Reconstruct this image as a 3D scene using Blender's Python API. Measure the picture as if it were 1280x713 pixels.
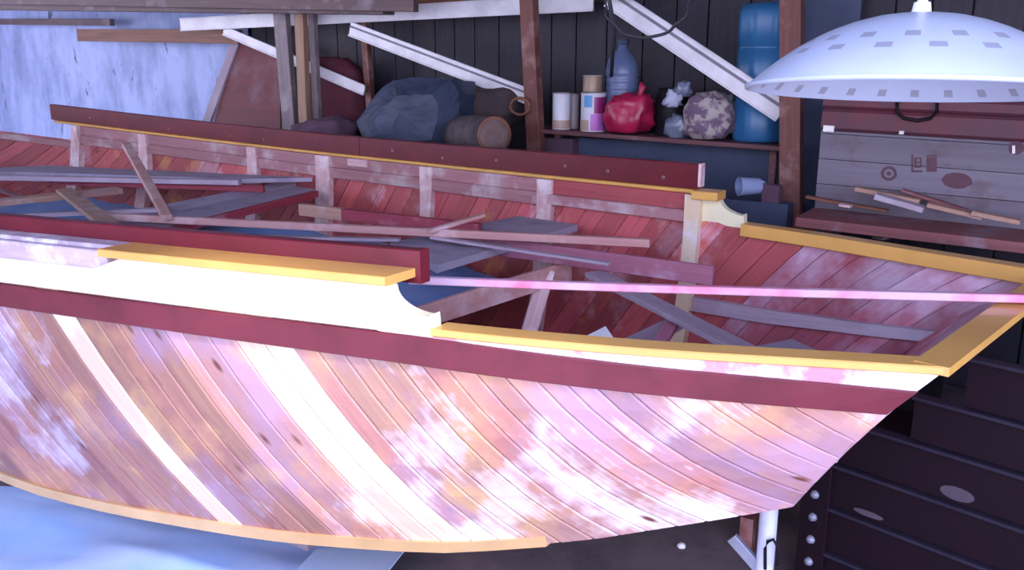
import bpy, math, random
from mathutils import Vector, noise
random.seed(7)
SC = bpy.context.scene
COL = SC.collection
for o in list(bpy.data.objects): bpy.data.objects.remove(o)

# ------------------------------------------------------------ camera
PITCH = math.radians(14.3)
CAMZ = 1.8
FPX = 1100.0
cam = bpy.data.cameras.new('camera'); cam.sensor_width = 36; cam.lens = FPX/1280*36
cam.clip_start = .02; cam.clip_end = 200
camo = bpy.data.objects.new('camera', cam); COL.objects.link(camo)
camo.location = (0, 0, CAMZ); camo.rotation_euler = (math.pi/2-PITCH, 0, 0)
SC.camera = camo

# ------------------------------------------------------------ world, sun, exposure
W = bpy.data.worlds.new('sky'); SC.world = W; W.use_nodes = True
wn = W.node_tree; wn.nodes.clear()
wo = wn.nodes.new('ShaderNodeOutputWorld'); wb = wn.nodes.new('ShaderNodeBackground')
tc = wn.nodes.new('ShaderNodeTexCoord'); sep = wn.nodes.new('ShaderNodeSeparateXYZ')
rp = wn.nodes.new('ShaderNodeValToRGB')
rp.color_ramp.elements[0].position = 0.0; rp.color_ramp.elements[0].color = (.80, .80, 1.0, 1)
rp.color_ramp.elements[1].position = .9; rp.color_ramp.elements[1].color = (.42, .52, 1.0, 1)
wn.links.new(tc.outputs['Generated'], sep.inputs[0]); wn.links.new(sep.outputs['Z'], rp.inputs[0])
wn.links.new(rp.outputs[0], wb.inputs[0]); wb.inputs[1].default_value = 4.3
wn.links.new(wb.outputs[0], wo.inputs[0])

sun = bpy.data.lights.new('sun', 'SUN'); sun.energy = 3.0; sun.angle = math.radians(9); sun.color = (1, .93, .96)
suno = bpy.data.objects.new('sun', sun); COL.objects.link(suno)
SUNDIR = Vector((-.10, .75, -1.1)).normalized()      # the way the light travels
suno.rotation_euler = SUNDIR.to_track_quat('-Z', 'Y').to_euler()
suno.location = (2, -4, 8)

SC.view_settings.view_transform = 'Standard'; SC.view_settings.look = 'None'
SC.view_settings.gamma = 1; SC.view_settings.use_curve_mapping = False
SC.view_settings.exposure = 0.45

# ------------------------------------------------------------ frames of reference
TH = math.radians(33)
U = Vector((math.cos(TH), -math.sin(TH), 0)); V = Vector((math.sin(TH), math.cos(TH), 0))
def PT(s, t, z): return U*s + V*t + Vector((0, 0, z))
CP, SP = math.cos(PITCH), math.sin(PITCH)
def ray(x, y):
    a = (x-640)/FPX; b = (356.5-y)/FPX
    return Vector((a, CP+b*SP, -SP+b*CP))
CO = Vector((0, 0, CAMZ))
def at_z(x, y, z):
    r = ray(x, y); return CO + r*((z-CAMZ)/r.z)
def at_t(x, y, t):
    r = ray(x, y); return CO + r*(t/(r.dot(V)))
def at_k(x, y, k): return CO + ray(x, y)*k
def lin(L, x):
    if x <= L[0][0]: a, b = L[0], L[1]
    elif x >= L[-1][0]: a, b = L[-2], L[-1]
    else:
        for i in range(len(L)-1):
            if L[i][0] <= x <= L[i+1][0]: a, b = L[i], L[i+1]; break
    return a[1]+(b[1]-a[1])*(x-a[0])/(b[0]-a[0])
def spl(L, x):
    n = len(L)
    if x <= L[0][0] or x >= L[-1][0]: return lin(L, x)
    for i in range(n-1):
        if L[i][0] <= x <= L[i+1][0]: break
    x0, y0 = L[i]; x1, y1 = L[i+1]
    def sl(j):
        if j == 0: return (L[1][1]-L[0][1])/(L[1][0]-L[0][0])
        if j == n-1: return (L[-1][1]-L[-2][1])/(L[-1][0]-L[-2][0])
        return (L[j+1][1]-L[j-1][1])/(L[j+1][0]-L[j-1][0])
    h = x1-x0; q = (x-x0)/h
    return ((2*q**3-3*q*q+1)*y0+(q**3-2*q*q+q)*h*sl(i)+(-2*q**3+3*q*q)*y1+(q**3-q*q)*h*sl(i+1))

# ------------------------------------------------------------ materials
def nmat(name):
    m = bpy.data.materials.new(name); m.use_nodes = True
    nt = m.node_tree; b = nt.nodes['Principled BSDF']
    return m, nt, b
def c4(c): return (c[0], c[1], c[2], 1)
def noise_tex(nt, vec, scale, detail=5, rough=.6):
    n = nt.nodes.new('ShaderNodeTexNoise'); n.inputs['Scale'].default_value = scale
    n.inputs['Detail'].default_value = detail; n.inputs['Roughness'].default_value = rough
    nt.links.new(vec, n.inputs['Vector']); return n
def mixc(nt, fac, a, b):
    n = nt.nodes.new('ShaderNodeMix'); n.data_type = 'RGBA'
    if isinstance(fac, (int, float)): n.inputs[0].default_value = fac
    else: nt.links.new(fac, n.inputs[0])
    for sock, v in ((n.inputs[6], a), (n.inputs[7], b)):
        if isinstance(v, tuple): sock.default_value = c4(v)
        else: nt.links.new(v, sock)
    return n.outputs[2]
def ramp(nt, fac, p0, p1):
    n = nt.nodes.new('ShaderNodeMapRange'); n.inputs['From Min'].default_value = p0; n.inputs['From Max'].default_value = p1
    nt.links.new(fac, n.inputs['Value']); return n.outputs[0]
def wood(name, c1, c2, patches=(), rand=.12, hue=.004, rough=.6, grain=1.0, bump=.15, knots=None):
    m, nt, b = nmat(name)
    uv = nt.nodes.new('ShaderNodeTexCoord'); oi = nt.nodes.new('ShaderNodeObjectInfo')
    mp = nt.nodes.new('ShaderNodeMapping'); mp.inputs['Scale'].default_value = (2.2, 45*grain, 1)
    mul = nt.nodes.new('ShaderNodeMath'); mul.operation = 'MULTIPLY'; mul.inputs[1].default_value = 37.0
    nt.links.new(oi.outputs['Random'], mul.inputs[0])
    cmb = nt.nodes.new('ShaderNodeCombineXYZ'); nt.links.new(mul.outputs[0], cmb.inputs[0]); nt.links.new(mul.outputs[0], cmb.inputs[2])
    nt.links.new(cmb.outputs[0], mp.inputs['Location']); nt.links.new(uv.outputs['UV'], mp.inputs['Vector'])
    g = noise_tex(nt, mp.outputs[0], 1.0, 5, .65)
    col = mixc(nt, ramp(nt, g.outputs[0], .32, .68), c1, c2)
    geo = nt.nodes.new('ShaderNodeNewGeometry')
    # patches: (colour, noise scale, from, to)
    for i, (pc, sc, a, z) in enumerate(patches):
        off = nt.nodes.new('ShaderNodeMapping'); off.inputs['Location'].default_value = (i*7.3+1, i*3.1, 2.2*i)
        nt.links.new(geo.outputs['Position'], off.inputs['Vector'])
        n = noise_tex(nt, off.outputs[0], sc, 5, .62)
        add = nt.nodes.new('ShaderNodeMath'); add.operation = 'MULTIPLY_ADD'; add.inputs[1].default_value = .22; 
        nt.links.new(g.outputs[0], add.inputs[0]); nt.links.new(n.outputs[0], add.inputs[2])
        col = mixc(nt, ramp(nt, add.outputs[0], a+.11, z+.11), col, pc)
    if knots:
        mk_ = nt.nodes.new('ShaderNodeMapping'); mk_.inputs['Scale'].default_value = (4, 9, 1)
        nt.links.new(uv.outputs['UV'], mk_.inputs['Vector']); nt.links.new(cmb.outputs[0], mk_.inputs['Location'])
        vo = nt.nodes.new('ShaderNodeTexVoronoi'); vo.inputs['Scale'].default_value = 1.0; nt.links.new(mk_.outputs[0], vo.inputs['Vector'])
        col = mixc(nt, ramp(nt, vo.outputs['Distance'], .13, .05), col, knots)
    hsv = nt.nodes.new('ShaderNodeHueSaturation')
    vr = nt.nodes.new('ShaderNodeMapRange'); vr.inputs['To Min'].default_value = 1-rand; vr.inputs['To Max'].default_value = 1+rand
    nt.links.new(oi.outputs['Random'], vr.inputs['Value']); nt.links.new(vr.outputs[0], hsv.inputs['Value'])
    h2 = nt.nodes.new('ShaderNodeMath'); h2.operation = 'MULTIPLY'; h2.inputs[1].default_value = 7.31; nt.links.new(oi.outputs['Random'], h2.inputs[0])
    h3 = nt.nodes.new('ShaderNodeMath'); h3.operation = 'FRACT'; nt.links.new(h2.outputs[0], h3.inputs[0])
    hr = nt.nodes.new('ShaderNodeMapRange'); hr.inputs['To Min'].default_value = .5-hue; hr.inputs['To Max'].default_value = .5+hue
    nt.links.new(h3.outputs[0], hr.inputs['Value']); nt.links.new(hr.outputs[0], hsv.inputs['Hue'])
    nt.links.new(col, hsv.inputs['Color']); nt.links.new(hsv.outputs[0], b.inputs['Base Color'])
    b.inputs['Roughness'].default_value = rough
    bp = nt.nodes.new('ShaderNodeBump'); bp.inputs['Strength'].default_value = bump; bp.inputs['Distance'].default_value = .003
    nt.links.new(g.outputs[0], bp.inputs['Height']); nt.links.new(bp.outputs[0], b.inputs['Normal'])
    return m
def plain(name, c, rough=.6, metal=0, var=.12, scale=8, c2=None, trans=0, alpha=1, amt=(.4, .65), bump=0, coat=0):
    m, nt, b = nmat(name)
    tcn = nt.nodes.new('ShaderNodeTexCoord')
    n = noise_tex(nt, tcn.outputs['Object'], scale, 5)
    c2 = c2 or tuple(x*(1-var*2) for x in c)
    nt.links.new(mixc(nt, ramp(nt, n.outputs[0], *amt), c, c2), b.inputs['Base Color'])
    b.inputs['Roughness'].default_value = rough; b.inputs['Metallic'].default_value = metal
    if sum(c) < .12: b.inputs['Specular IOR Level'].default_value = .15
    if trans: b.inputs['Transmission Weight'].default_value = trans
    if coat: b.inputs['Coat Weight'].default_value = coat
    if bump:
        bp = nt.nodes.new('ShaderNodeBump'); bp.inputs['Strength'].default_value = bump; bp.inputs['Distance'].default_value = .01
        nt.links.new(n.outputs[0], bp.inputs['Height']); nt.links.new(bp.outputs[0], b.inputs['Normal'])
    return m
M = {}
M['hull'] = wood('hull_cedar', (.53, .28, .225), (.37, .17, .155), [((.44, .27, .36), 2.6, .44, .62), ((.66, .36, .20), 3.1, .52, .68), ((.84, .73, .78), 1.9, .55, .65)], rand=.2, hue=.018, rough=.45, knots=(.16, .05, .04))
M['hull_fore_shaded'] = wood('hull_cedar_fore_shaded', (.36, .185, .145), (.23, .10, .10), [((.31, .19, .27), 2.6, .46, .62), ((.46, .25, .15), 3.1, .54, .68), ((.50, .43, .58), 1.9, .57, .67)], rand=.2, hue=.018, rough=.45, knots=(.14, .05, .04))  # fore planks: less filled wood, with shade also painted in as darker colour
M['hull_pale'] = wood('hull_pale_batten', (.86, .62, .48), (.76, .48, .36), [((.9, .8, .78), 3, .5, .65)], rand=.08, rough=.45)
M['inner'] = wood('inner_red_planks', (.56, .115, .125), (.38, .065, .09), [((.62, .30, .36), 2.6, .56, .66), ((.58, .22, .10), 4, .58, .68)], rand=.28, rough=.5, knots=(.12, .03, .03))
M['inner_stern'] = wood('inner_stern_planks', (.48, .12, .17), (.34, .07, .12), [((.60, .42, .58), 1.8, .46, .62)], rand=.22, rough=.5)
M['skin'] = plain('skin_wood', (.10, .03, .03))
M['frame'] = wood('frame_wood', (.76, .54, .57), (.60, .34, .38), [((.85, .72, .78), 6, .48, .6), ((.42, .14, .12), 5, .60, .70)], rand=.1)
M['frame_cream'] = wood('frame_cream', (.80, .66, .50), (.74, .55, .36), [((.8, .74, .76), 6, .5, .62)], rand=.03)
M['stringer'] = wood('stringer_wood', (.44, .22, .24), (.33, .14, .17), [((.55, .42, .46), 4, .5, .64)], rand=.1)
M['maroon'] = plain('maroon_paint', (.155, .013, .026), rough=.36, var=.14, scale=5)
M['strake'] = plain('strake_paint', (.165, .022, .038), rough=.45, var=.14, scale=6)
M['yellow'] = plain('yellow_paint', (.80, .44, .12), rough=.35, var=.06, scale=5, coat=.3)
M['ochre'] = plain('ochre_paint', (.62, .40, .20), rough=.45, var=.08, scale=5)
M['cream'] = plain('cream_paint', (.90, .86, .62), rough=.4, var=.03, scale=4)
M['bare'] = wood('bare_lilac_wood', (.62, .50, .62), (.40, .30, .42), [((.75, .72, .85), 7, .5, .62)], grain=.4)
M['filler'] = wood('filler_wood', (.70, .42, .46), (.52, .24, .30), [((.86, .80, .84), 4, .46, .54)])
M['lum_pink'] = wood('lumber_pink', (.62, .36, .34), (.48, .24, .24), [((.70, .50, .54), 5, .5, .65)])
M['lum_grey'] = wood('lumber_grey', (.46, .37, .47), (.34, .25, .34), [((.46, .40, .50), 4, .5, .65)])
M['lum_purple'] = wood('lumber_purple', (.40, .15, .23), (.30, .10, .17), [((.48, .28, .38), 4, .54, .66)])
M['lum_tan'] = wood('lumber_tan', (.52, .32, .24), (.40, .22, .17), [((.55, .44, .46), 5, .5, .66)])
M['ply'] = wood('grey_plywood', (.46, .42, .56), (.36, .32, .45), [((.22, .18, .3), 3, .52, .7)], grain=.4)
M['red_lum'] = wood('red_lumber', (.42, .06, .09), (.30, .04, .07), [((.5, .16, .22), 5, .56, .68)])
M['pink'] = plain('pink_batten_paint', (.82, .22, .38), rough=.4, scale=3, c2=(.78, .52, .70), amt=(.42, .58))
M['white_metal'] = plain('white_metal', (.80, .77, .86), rough=.4, var=.1, scale=6)
M['white_edge'] = plain('grey_groove', (.22, .2, .26), rough=.6)
M['post'] = wood('post_brown', (.22, .075, .06), (.13, .045, .045), [((.30, .16, .15), 6, .52, .66)])
M['post_grey'] = wood('post_grey', (.24, .19, .22), (.15, .11, .13), [((.3, .26, .28), 6, .5, .66)])
M['post_tan'] = wood('post_tan', (.36, .22, .14), (.24, .13, .09))
M['loft'] = wood('loft_board', (.15, .085, .09), (.08, .045, .055), [((.22, .17, .2), 3, .55, .68)])
M['brown_board'] = wood('brown_board', (.26, .10, .06), (.14, .05, .035))
M['shelf'] = wood('shelf_wood', (.16, .06, .07), (.10, .04, .05), [((.22, .12, .15), 5, .55, .68)])
M['shelf_red'] = wood('shelf_red', (.30, .10, .10), (.18, .06, .07), [((.28, .18, .22), 5, .52, .66)])
M['chest'] = wood('chest_grey', (.19, .165, .22), (.13, .11, .15), [((.13, .09, .12), 4, .58, .68)], grain=.3)
M['stain'] = plain('chest_stain', (.12, .055, .08), rough=.8)
M['case'] = plain('suitcase_leather', (.13, .028, .045), rough=.6, scale=7, c2=(.09, .03, .05))
M['black'] = plain('black_stuff', (.014, .012, .018), rough=.5)
M['dark_wall'] = wood('dark_boards', (.030, .025, .046), (.016, .013, .027), [((.06, .035, .04), 2, .56, .7)])
def plaster_mat():
    m, nt, b = nmat('peeling_plaster')
    g = nt.nodes.new('ShaderNodeNewGeometry'); mp = nt.nodes.new('ShaderNodeMapping'); mp.inputs['Scale'].default_value = (2.8, 2.8, 1.2)
    nt.links.new(g.outputs['Position'], mp.inputs['Vector'])
    n1 = noise_tex(nt, mp.outputs[0], 1.3, 6, .7); n2 = noise_tex(nt, mp.outputs[0], 3.1, 4, .6)
    c = mixc(nt, ramp(nt, n1.outputs[0], .42, .66), (.46, .54, .88), (.28, .34, .60))
    c = mixc(nt, ramp(nt, n2.outputs[0], .64, .70), c, (.13, .14, .26))
    nt.links.new(c, b.inputs['Base Color']); b.inputs['Roughness'].default_value = .85
    bp = nt.nodes.new('ShaderNodeBump'); bp.inputs['Strength'].default_value = .5; bp.inputs['Distance'].default_value = .02
    nt.links.new(n1.outputs[0], bp.inputs['Height']); nt.links.new(bp.outputs[0], b.inputs['Normal']); return m
M['plaster'] = plaster_mat()
M['floor'] = plain('dirt_floor', (.17, .13, .14), rough=.9, scale=4, c2=(.08, .07, .085), bump=.5)
M['ground'] = plain('pale_ground', (.48, .44, .42), rough=.9, scale=2)
M['tarp'] = plain('blue_tarp', (.34, .56, .92), rough=.5, scale=2.2, c2=(.50, .66, .95), bump=.2)
M['tarp2'] = plain('pale_tarp', (.42, .58, .78), rough=.5, scale=3, c2=(.5, .62, .8))
M['blue_in'] = plain('blue_sheet', (.16, .34, .72), rough=.5, scale=3, c2=(.30, .42, .72), bump=.2)
M['bundle'] = plain('slate_tarp', (.045, .062, .12), rough=.6, scale=5, c2=(.03, .04, .08), bump=.3)
M['brown_sack'] = plain('brown_sack', (.07, .045, .05), rough=.9, scale=6, c2=(.04, .03, .04), bump=.5)
M['bark'] = plain('bark', (.11, .085, .10), rough=.9, scale=14, c2=(.055, .04, .05), bump=1)
M['cut'] = plain('cut_wood', (.22, .15, .15), rough=.8, scale=9, c2=(.16, .10, .10))
M['red_cloth'] = plain('dark_red_cloth', (.10, .014, .035), rough=.8, scale=4, bump=.3)
M['mauve'] = plain('mauve_cloth', (.13, .07, .12), rough=.9, scale=5, bump=.3)
M['red_panel'] = wood('red_plywood', (.22, .065, .07), (.16, .05, .06), [((.26, .15, .18), 2.5, .5, .7)], grain=.3)
M['white_can'] = plain('white_can', (.62, .62, .72), rough=.35, var=.05)
M['tan'] = plain('tan_band', (.52, .36, .30), rough=.5)
M['beige_can'] = plain('beige_can', (.38, .30, .34), rough=.4)
M['ochre_can'] = plain('ochre_can', (.34, .24, .18), rough=.4, metal=.2)
M['magenta'] = plain('magenta_label', (.55, .16, .62), rough=.4)
M['plum'] = plain('plum_label', (.30, .02, .18), rough=.4)
M['lblue'] = plain('blue_label', (.08, .30, .62), rough=.4)
M['rim'] = plain('tin_rim', (.5, .5, .55), rough=.3, metal=.7)
M['jug'] = plain('blue_jug', (.13, .17, .33), rough=.3, var=.1)
M['redbag'] = plain('red_bag', (.42, .015, .075), rough=.3, var=.12, bump=.3)
M['clear'] = plain('clear_plastic', (.35, .40, .58), rough=.15, trans=.5)
M['silver'] = plain('silver_foil', (.50, .54, .72), rough=.35, var=.2, bump=.5)
M['cloth1'] = plain('patterned_cloth', (.42, .36, .36), rough=.9, scale=16, c2=(.16, .10, .17), amt=(.45, .55), bump=.5)
M['barrel'] = plain('blue_barrel', (.035, .17, .40), rough=.35, var=.12, scale=4)
M['slate'] = plain('slate_panel', (.065, .085, .16), rough=.7, scale=3, c2=(.045, .055, .12))
M['cup'] = plain('pale_blue_cup', (.36, .44, .74), rough=.35, var=.05)
M['lamp'] = plain('lamp_shade', (.42, .48, .63), rough=.3, var=.03)
M['lamp_sq'] = plain('lamp_square', (.27, .28, .36), rough=.5, var=.03)
M['cabinet'] = plain('cabinet_dark', (.012, .004, .009), rough=.6, var=.3, scale=6, c2=(.010, .004, .009))
M['cab_edge'] = plain('cabinet_ledge', (.028, .024, .042), rough=.45)
M['cab_oval'] = plain('oval_plate', (.09, .07, .10), rough=.4)
M['grey_metal'] = plain('grey_metal', (.30, .32, .42), rough=.4, metal=.2)
M['pale_metal'] = plain('pale_post', (.60, .64, .82), rough=.4)
M['paper'] = plain('white_paper', (.85, .85, .92), rough=.7, var=.03)
M['cable'] = plain('dark_cable', (.05, .05, .07), rough=.5)
M['screw'] = plain('screw_head', (.85, .82, .85), rough=.4)
M['roof'] = plain('roof_sheet', (.10, .09, .11), rough=.8)

# ------------------------------------------------------------ mesh builder
class MB:
    def __init__(s): s.v = []; s.f = []; s.uv = []; s.mi = []; s.sm = []
    def add(s, verts, faces, uvs=None, mi=0, smooth=False):
        b = len(s.v); s.v += [Vector(q) for q in verts]
        for i, f in enumerate(faces):
            s.f.append([b+k for k in f]); s.mi.append(mi); s.sm.append(smooth)
            s.uv.append([uvs[k] for k in f] if uvs else [(verts[k][0]+verts[k][1], verts[k][2]) for k in f])
        return s
    def sweep(s, rings, uvl=None, mi=0, cap=True, smooth=False):
        """rings: list of closed cross sections (lists of points)"""
        n = len(rings[0]); verts = []; uvs = []
        per = [0]
        for j in range(1, n+1): per.append(per[-1]+(Vector(rings[0][j % n])-Vector(rings[0][j-1])).length)
        L = 0
        for i, r in enumerate(rings):
            if i: L += (Vector(r[0])-Vector(rings[i-1][0])).length
            for j in range(n+1):
                verts.append(r[j % n]); uvs.append((L, per[j]))
        F = []
        for i in range(len(rings)-1):
            for j in range(n):
                a = i*(n+1)+j; F.append([a, a+1, a+n+2, a+n+1])
        s.add(verts, F, uvs, mi, smooth)
        if cap:
            for r, rev in ((rings[0], True), (rings[-1], False)):
                vs = list(r); f = list(range(n))
                if rev: f = f[::-1]
                s.add(vs, [f], [(0.01*k, .013*k) for k in range(n)], mi)
        return s
    def board(s, p0, p1, w, h, up=(0, 0, 1), ch=.0025, n=1, bend=0, mi=0, w1=None, h1=None):
        p0 = Vector(p0); p1 = Vector(p1); d = (p1-p0).normalized(); up = Vector(up)
        side = d.cross(up).normalized(); up = side.cross(d).normalized()
        rings = []
        for i in range(n+1):
            q = i/n; c = p0.lerp(p1, q)+up*bend*4*q*(1-q)
            ww = (w+(w1-w)*q if w1 else w)/2; hh = (h+(h1-h)*q if h1 else h)/2; cc = min(ch, ww*.4, hh*.4)
            sec = [(-ww+cc, -hh), (ww-cc, -hh), (ww, -hh+cc), (ww, hh-cc), (ww-cc, hh), (-ww+cc, hh), (-ww, hh-cc), (-ww, -hh+cc)]
            rings.append([c+side*a+up*b for a, b in sec])
        return s.sweep(rings, mi=mi)
    def box(s, c, dx, dy, dz, xa=(1, 0, 0), ya=(0, 1, 0), ch=.003, mi=0):
        c = Vector(c); xa = Vector(xa).normalized(); ya = Vector(ya).normalized(); za = xa.cross(ya)
        return s.board(c-xa*dx/2, c+xa*dx/2, dy, dz, up=za, ch=ch, mi=mi)
    def lathe(s, prof, o, axis=(0, 0, 1), seg=20, mi=0, smooth=True, jitter=0, seed=0, sx=1, sy=1, faceskip=None, xref=None):
        o = Vector(o); ax = Vector(axis).normalized()
        x = Vector(xref) if xref else (Vector((1, 0, 0)) if abs(ax.x) < .9 else Vector((0, 1, 0)))
        x = (x-ax*x.dot(ax)).normalized(); y = ax.cross(x)
        verts = []; uvs = []
        for i, (r, z) in enumerate(prof):
            for j in range(seg+1):
                a = 2*math.pi*(j % seg)/seg
                rr = r
                if jitter: rr = r*(1+jitter*noise.noise(Vector((math.cos(a)*1.7+seed, math.sin(a)*1.7, z*9+seed))))
                verts.append(o+x*rr*math.cos(a)*sx+y*rr*math.sin(a)*sy+ax*z); uvs.append((j/seg, z))
        F = []; 
        for i in range(len(prof)-1):
            for j in range(seg):
                a = i*(seg+1)+j
                F.append([a, a+1, a+seg+2, a+seg+1])
        s.add(verts, F, uvs, mi, smooth); return s
    def tube(s, pts, r, seg=8, mi=0):
        pts = [Vector(p) for p in pts]; rings = []
        for i, p in enumerate(pts):
            d = (pts[min(i+1, len(pts)-1)]-pts[max(i-1, 0)]).normalized()
            ref = Vector((0, 0, 1)) if abs(d.z) < .95 else Vector((1, 0, 0))
            a = d.cross(ref).normalized(); b = a.cross(d)
            rr = r[i] if isinstance(r, (list, tuple)) else r
            rings.append([p+a*rr*math.cos(2*math.pi*k/seg)+b*rr*math.sin(2*math.pi*k/seg) for k in range(seg)])
        return s.sweep(rings, mi=mi, smooth=True)
    def prism(s, poly, off, mi=0):
        """poly: list of 3D points (planar), off: thickness vector"""
        off = Vector(off); a = [Vector(p) for p in poly]; b = [p+off for p in a]; n = len(a)
        F = [list(range(n))[::-1], [n+k for k in range(n)]]+[[k, (k+1) % n, n+(k+1) % n, n+k] for k in range(n)]
        s.add(a+b, F, [(p.x*.8+p.y*.6, p.z) for p in a+b], mi); return s
    def build(s, name, mats, parent=None, label=None, kind=None):
        if not isinstance(mats, (list, tuple)): mats = [mats]
        if parent is None:
            mn = [min(q[i] for q in s.v) for i in range(3)]; mx = [max(q[i] for q in s.v) for i in range(3)]
            org = Vector(((mn[0]+mx[0])/2, (mn[1]+mx[1])/2, mn[2])); loc = org
        else:
            org = Vector((0, 0, 0)); p = parent
            while p: org += p.location; p = p.parent
            loc = Vector((0, 0, 0))
        me = bpy.data.meshes.new(name); me.from_pydata([tuple(q-org) for q in s.v], [], s.f)
        ul = me.uv_layers.new(name='UVMap'); k = 0
        for i, p in enumerate(me.polygons):
            p.material_index = s.mi[i]; p.use_smooth = s.sm[i]
            for j in range(p.loop_total): ul.data[p.loop_start+j].uv = s.uv[i][j]
        for m in mats: me.materials.append(m)
        import bmesh
        bm = bmesh.new(); bm.from_mesh(me); bmesh.ops.remove_doubles(bm, verts=bm.verts, dist=1e-5)
        bmesh.ops.recalc_face_normals(bm, faces=bm.faces); bm.to_mesh(me); bm.free()
        o = bpy.data.objects.new(name, me); COL.objects.link(o); o.location = loc
        if parent: o.parent = parent
        if label: o['label'] = label
        if kind: o['kind'] = kind
        return o
def tag(o, label, cat, group=None):
    o['label'] = label; o['category'] = cat
    if group: o['group'] = group
    return o
def thing(name, label, cat, loc=(0, 0, 0), group=None):
    o = bpy.data.objects.new(name, None); COL.objects.link(o); o.location = loc; o.empty_display_size = .1
    return tag(o, label, cat, group)
def struct(name, mb, mats):
    o = mb.build(name, mats); o['kind'] = 'structure'; return o

# ============================================================ the setting
WT = 5.3                       # back wall plane
def quad_wall(name, s0, s1, t0, t1, z0, z1, mat):
    mb = MB(); mb.prism([PT(s0, t0, z0), PT(s1, t0, z0), PT(s1, t1, z0), PT(s0, t1, z0)], (0, 0, z1-z0)); return struct(name, mb, mat)
quad_wall('floor', -11, 4, .6, WT+.15, -.06, 0, M['floor'])
quad_wall('ground', -14, 8, -12, .6, -.08, -.02, M['ground'])
wb_ = quad_wall('wall_back', -11, 4, WT+.04, WT+.15, 0, 3.0, M['dark_wall'])
# vertical boards of the back wall, right of the plaster
s = -6.1
while s < 1.9:
    w = random.uniform(.17, .26)
    MB().board(PT(s+w/2, WT+.02, .02), PT(s+w/2, WT+.02, 2.98), .028, w-.008, up=U).build('board', M['dark_wall'], wb_)
    s += w
def plaster():
    mb = MB(); n, m = 60, 30; s0, s1, z0, z1 = -10.9, -6.1, 0.02, 2.9; vs = []; F = []
    for i in range(n+1):
        for j in range(m+1):
            a = s0+(s1-s0)*i/n; z = z0+(z1-z0)*j/m
            d = .03*noise.noise(Vector((a*2.2, z*1.2, 0)))+.012*noise.noise(Vector((a*9, z*5, 4)))
            vs.append(PT(a, WT-.02-d, z))
    for i in range(n):
        for j in range(m):
            k = i*(m+1)+j; F.append([k, k+1, k+m+2, k+m+1])
    mb.add(vs, F, smooth=True); mb.build('plaster', M['plaster'], wb_)
plaster()
quad_wall('wall_left', -11.1, -11, 3.4, WT+.15, 0, 3.0, M['plaster'])
quad_wall('ceiling', -9.0, -1.35, -1.3, .69, 3.0, 3.06, M['roof'])   # unseen roof, added to keep the sun off the left hull
quad_wall('wall_left', -5.0, -4.8, -7, .55, 0, 3.6, M['roof'])   # unseen wall, added to cut sky light from the left
quad_wall('wall_right', 2.6, 2.7, 2.6, WT+.1, 0, 3.0, M['dark_wall'])
quad_wall('ceiling', -11.1, 3.2, .7, WT+.2, 3.0, 3.08, M['roof'])

# ============================================================ the boat
T0 = 2.63
HWL = [(-8.2, .03), (-8, .16), (-7.5, .5), (-7, .75), (-6.5, .95), (-6, 1.1), (-5.5, 1.2), (-5, 1.27), (-4.5, 1.31), (-4, 1.32), (-3.2, 1.275), (-2.8, 1.212), (-2.4, 1.146), (-2, 1.08), (-1.6, 1.01), (-1.2, .935), (-.8, .828), (-.4, .685), (-.13, .59), (.05, .525)]
ZGL = [(-8.2, 1.46), (-7.5, 1.37), (-7, 1.32), (-6.5, 1.269), (-6, 1.227), (-5.5, 1.193), (-5, 1.165), (-4.5, 1.144), (-4, 1.128), (-3.2, 1.118), (-2.4, 1.122), (-1.6, 1.13), (-.8, 1.139), (-.13, 1.148), (.05, 1.152)]
ZCL = [(-8.2, 1.38), (-7.5, 1.15), (-7, .97), (-6, .68), (-5, .46), (-4, .32), (-3.2, .262), (-2.8, .258), (-2.4, .283), (-2, .322), (-1.6, .385), (-1.4, .425), (-1.2, .482), (-1, .54), (-.8, .61), (-.5, .712), (-.1, .85)]
HB = .13                      # height of the raised bulwark
def hw(s): return spl(HWL, s)
def zg(s): return spl(ZGL, s)
def zc(s): return spl(ZCL, s)
def hwc(s): return max(.01, hw(s)-.16)
def H(s, w, side, off=0.0):
    """surface point of the hull; w 0 at gunwale, 1 at chine, negative above; side -1 near, +1 far; off outward"""
    a = hw(s); c = hwc(s)
    half = a+(c-a)*w+(.035*math.sin(math.pi*max(0, min(1, w))) if a > .4 else 0)
    z = zg(s)+(zc(s)-zg(s))*w
    return PT(s, T0+side*(half+off), z)
def stern(w, side):           # the raked transom cuts the sides here
    return (-.20 if side < 0 else .0)-(.30 if side < 0 else .50)*w
BOW = -8.15
boat = thing('boat', 'half-built wooden boat with diagonal cedar planking, cream bulwark, yellow rail and maroon strake', 'boat', PT(-2.8, T0, .22))

# backing skin between the two plank layers
for side in (-1, 1):
    n, m = 70, 8; mb = MB()
    for off in (-.012, -.016):
        vs = []
        for i in range(n+1):
            for j in range(m+1):
                w = -.005 + 1.005*j/m; s_ = BOW+(stern(w, side)-BOW)*i/n
                vs.append(H(s_, w, side, off))
        F = [[i*(m+1)+j, i*(m+1)+j+1, (i+1)*(m+1)+j+1, (i+1)*(m+1)+j] for i in range(n) for j in range(m)]
        mb.add(vs, F)
    mb.build('hull_skin', M['skin'], boat)

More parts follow.
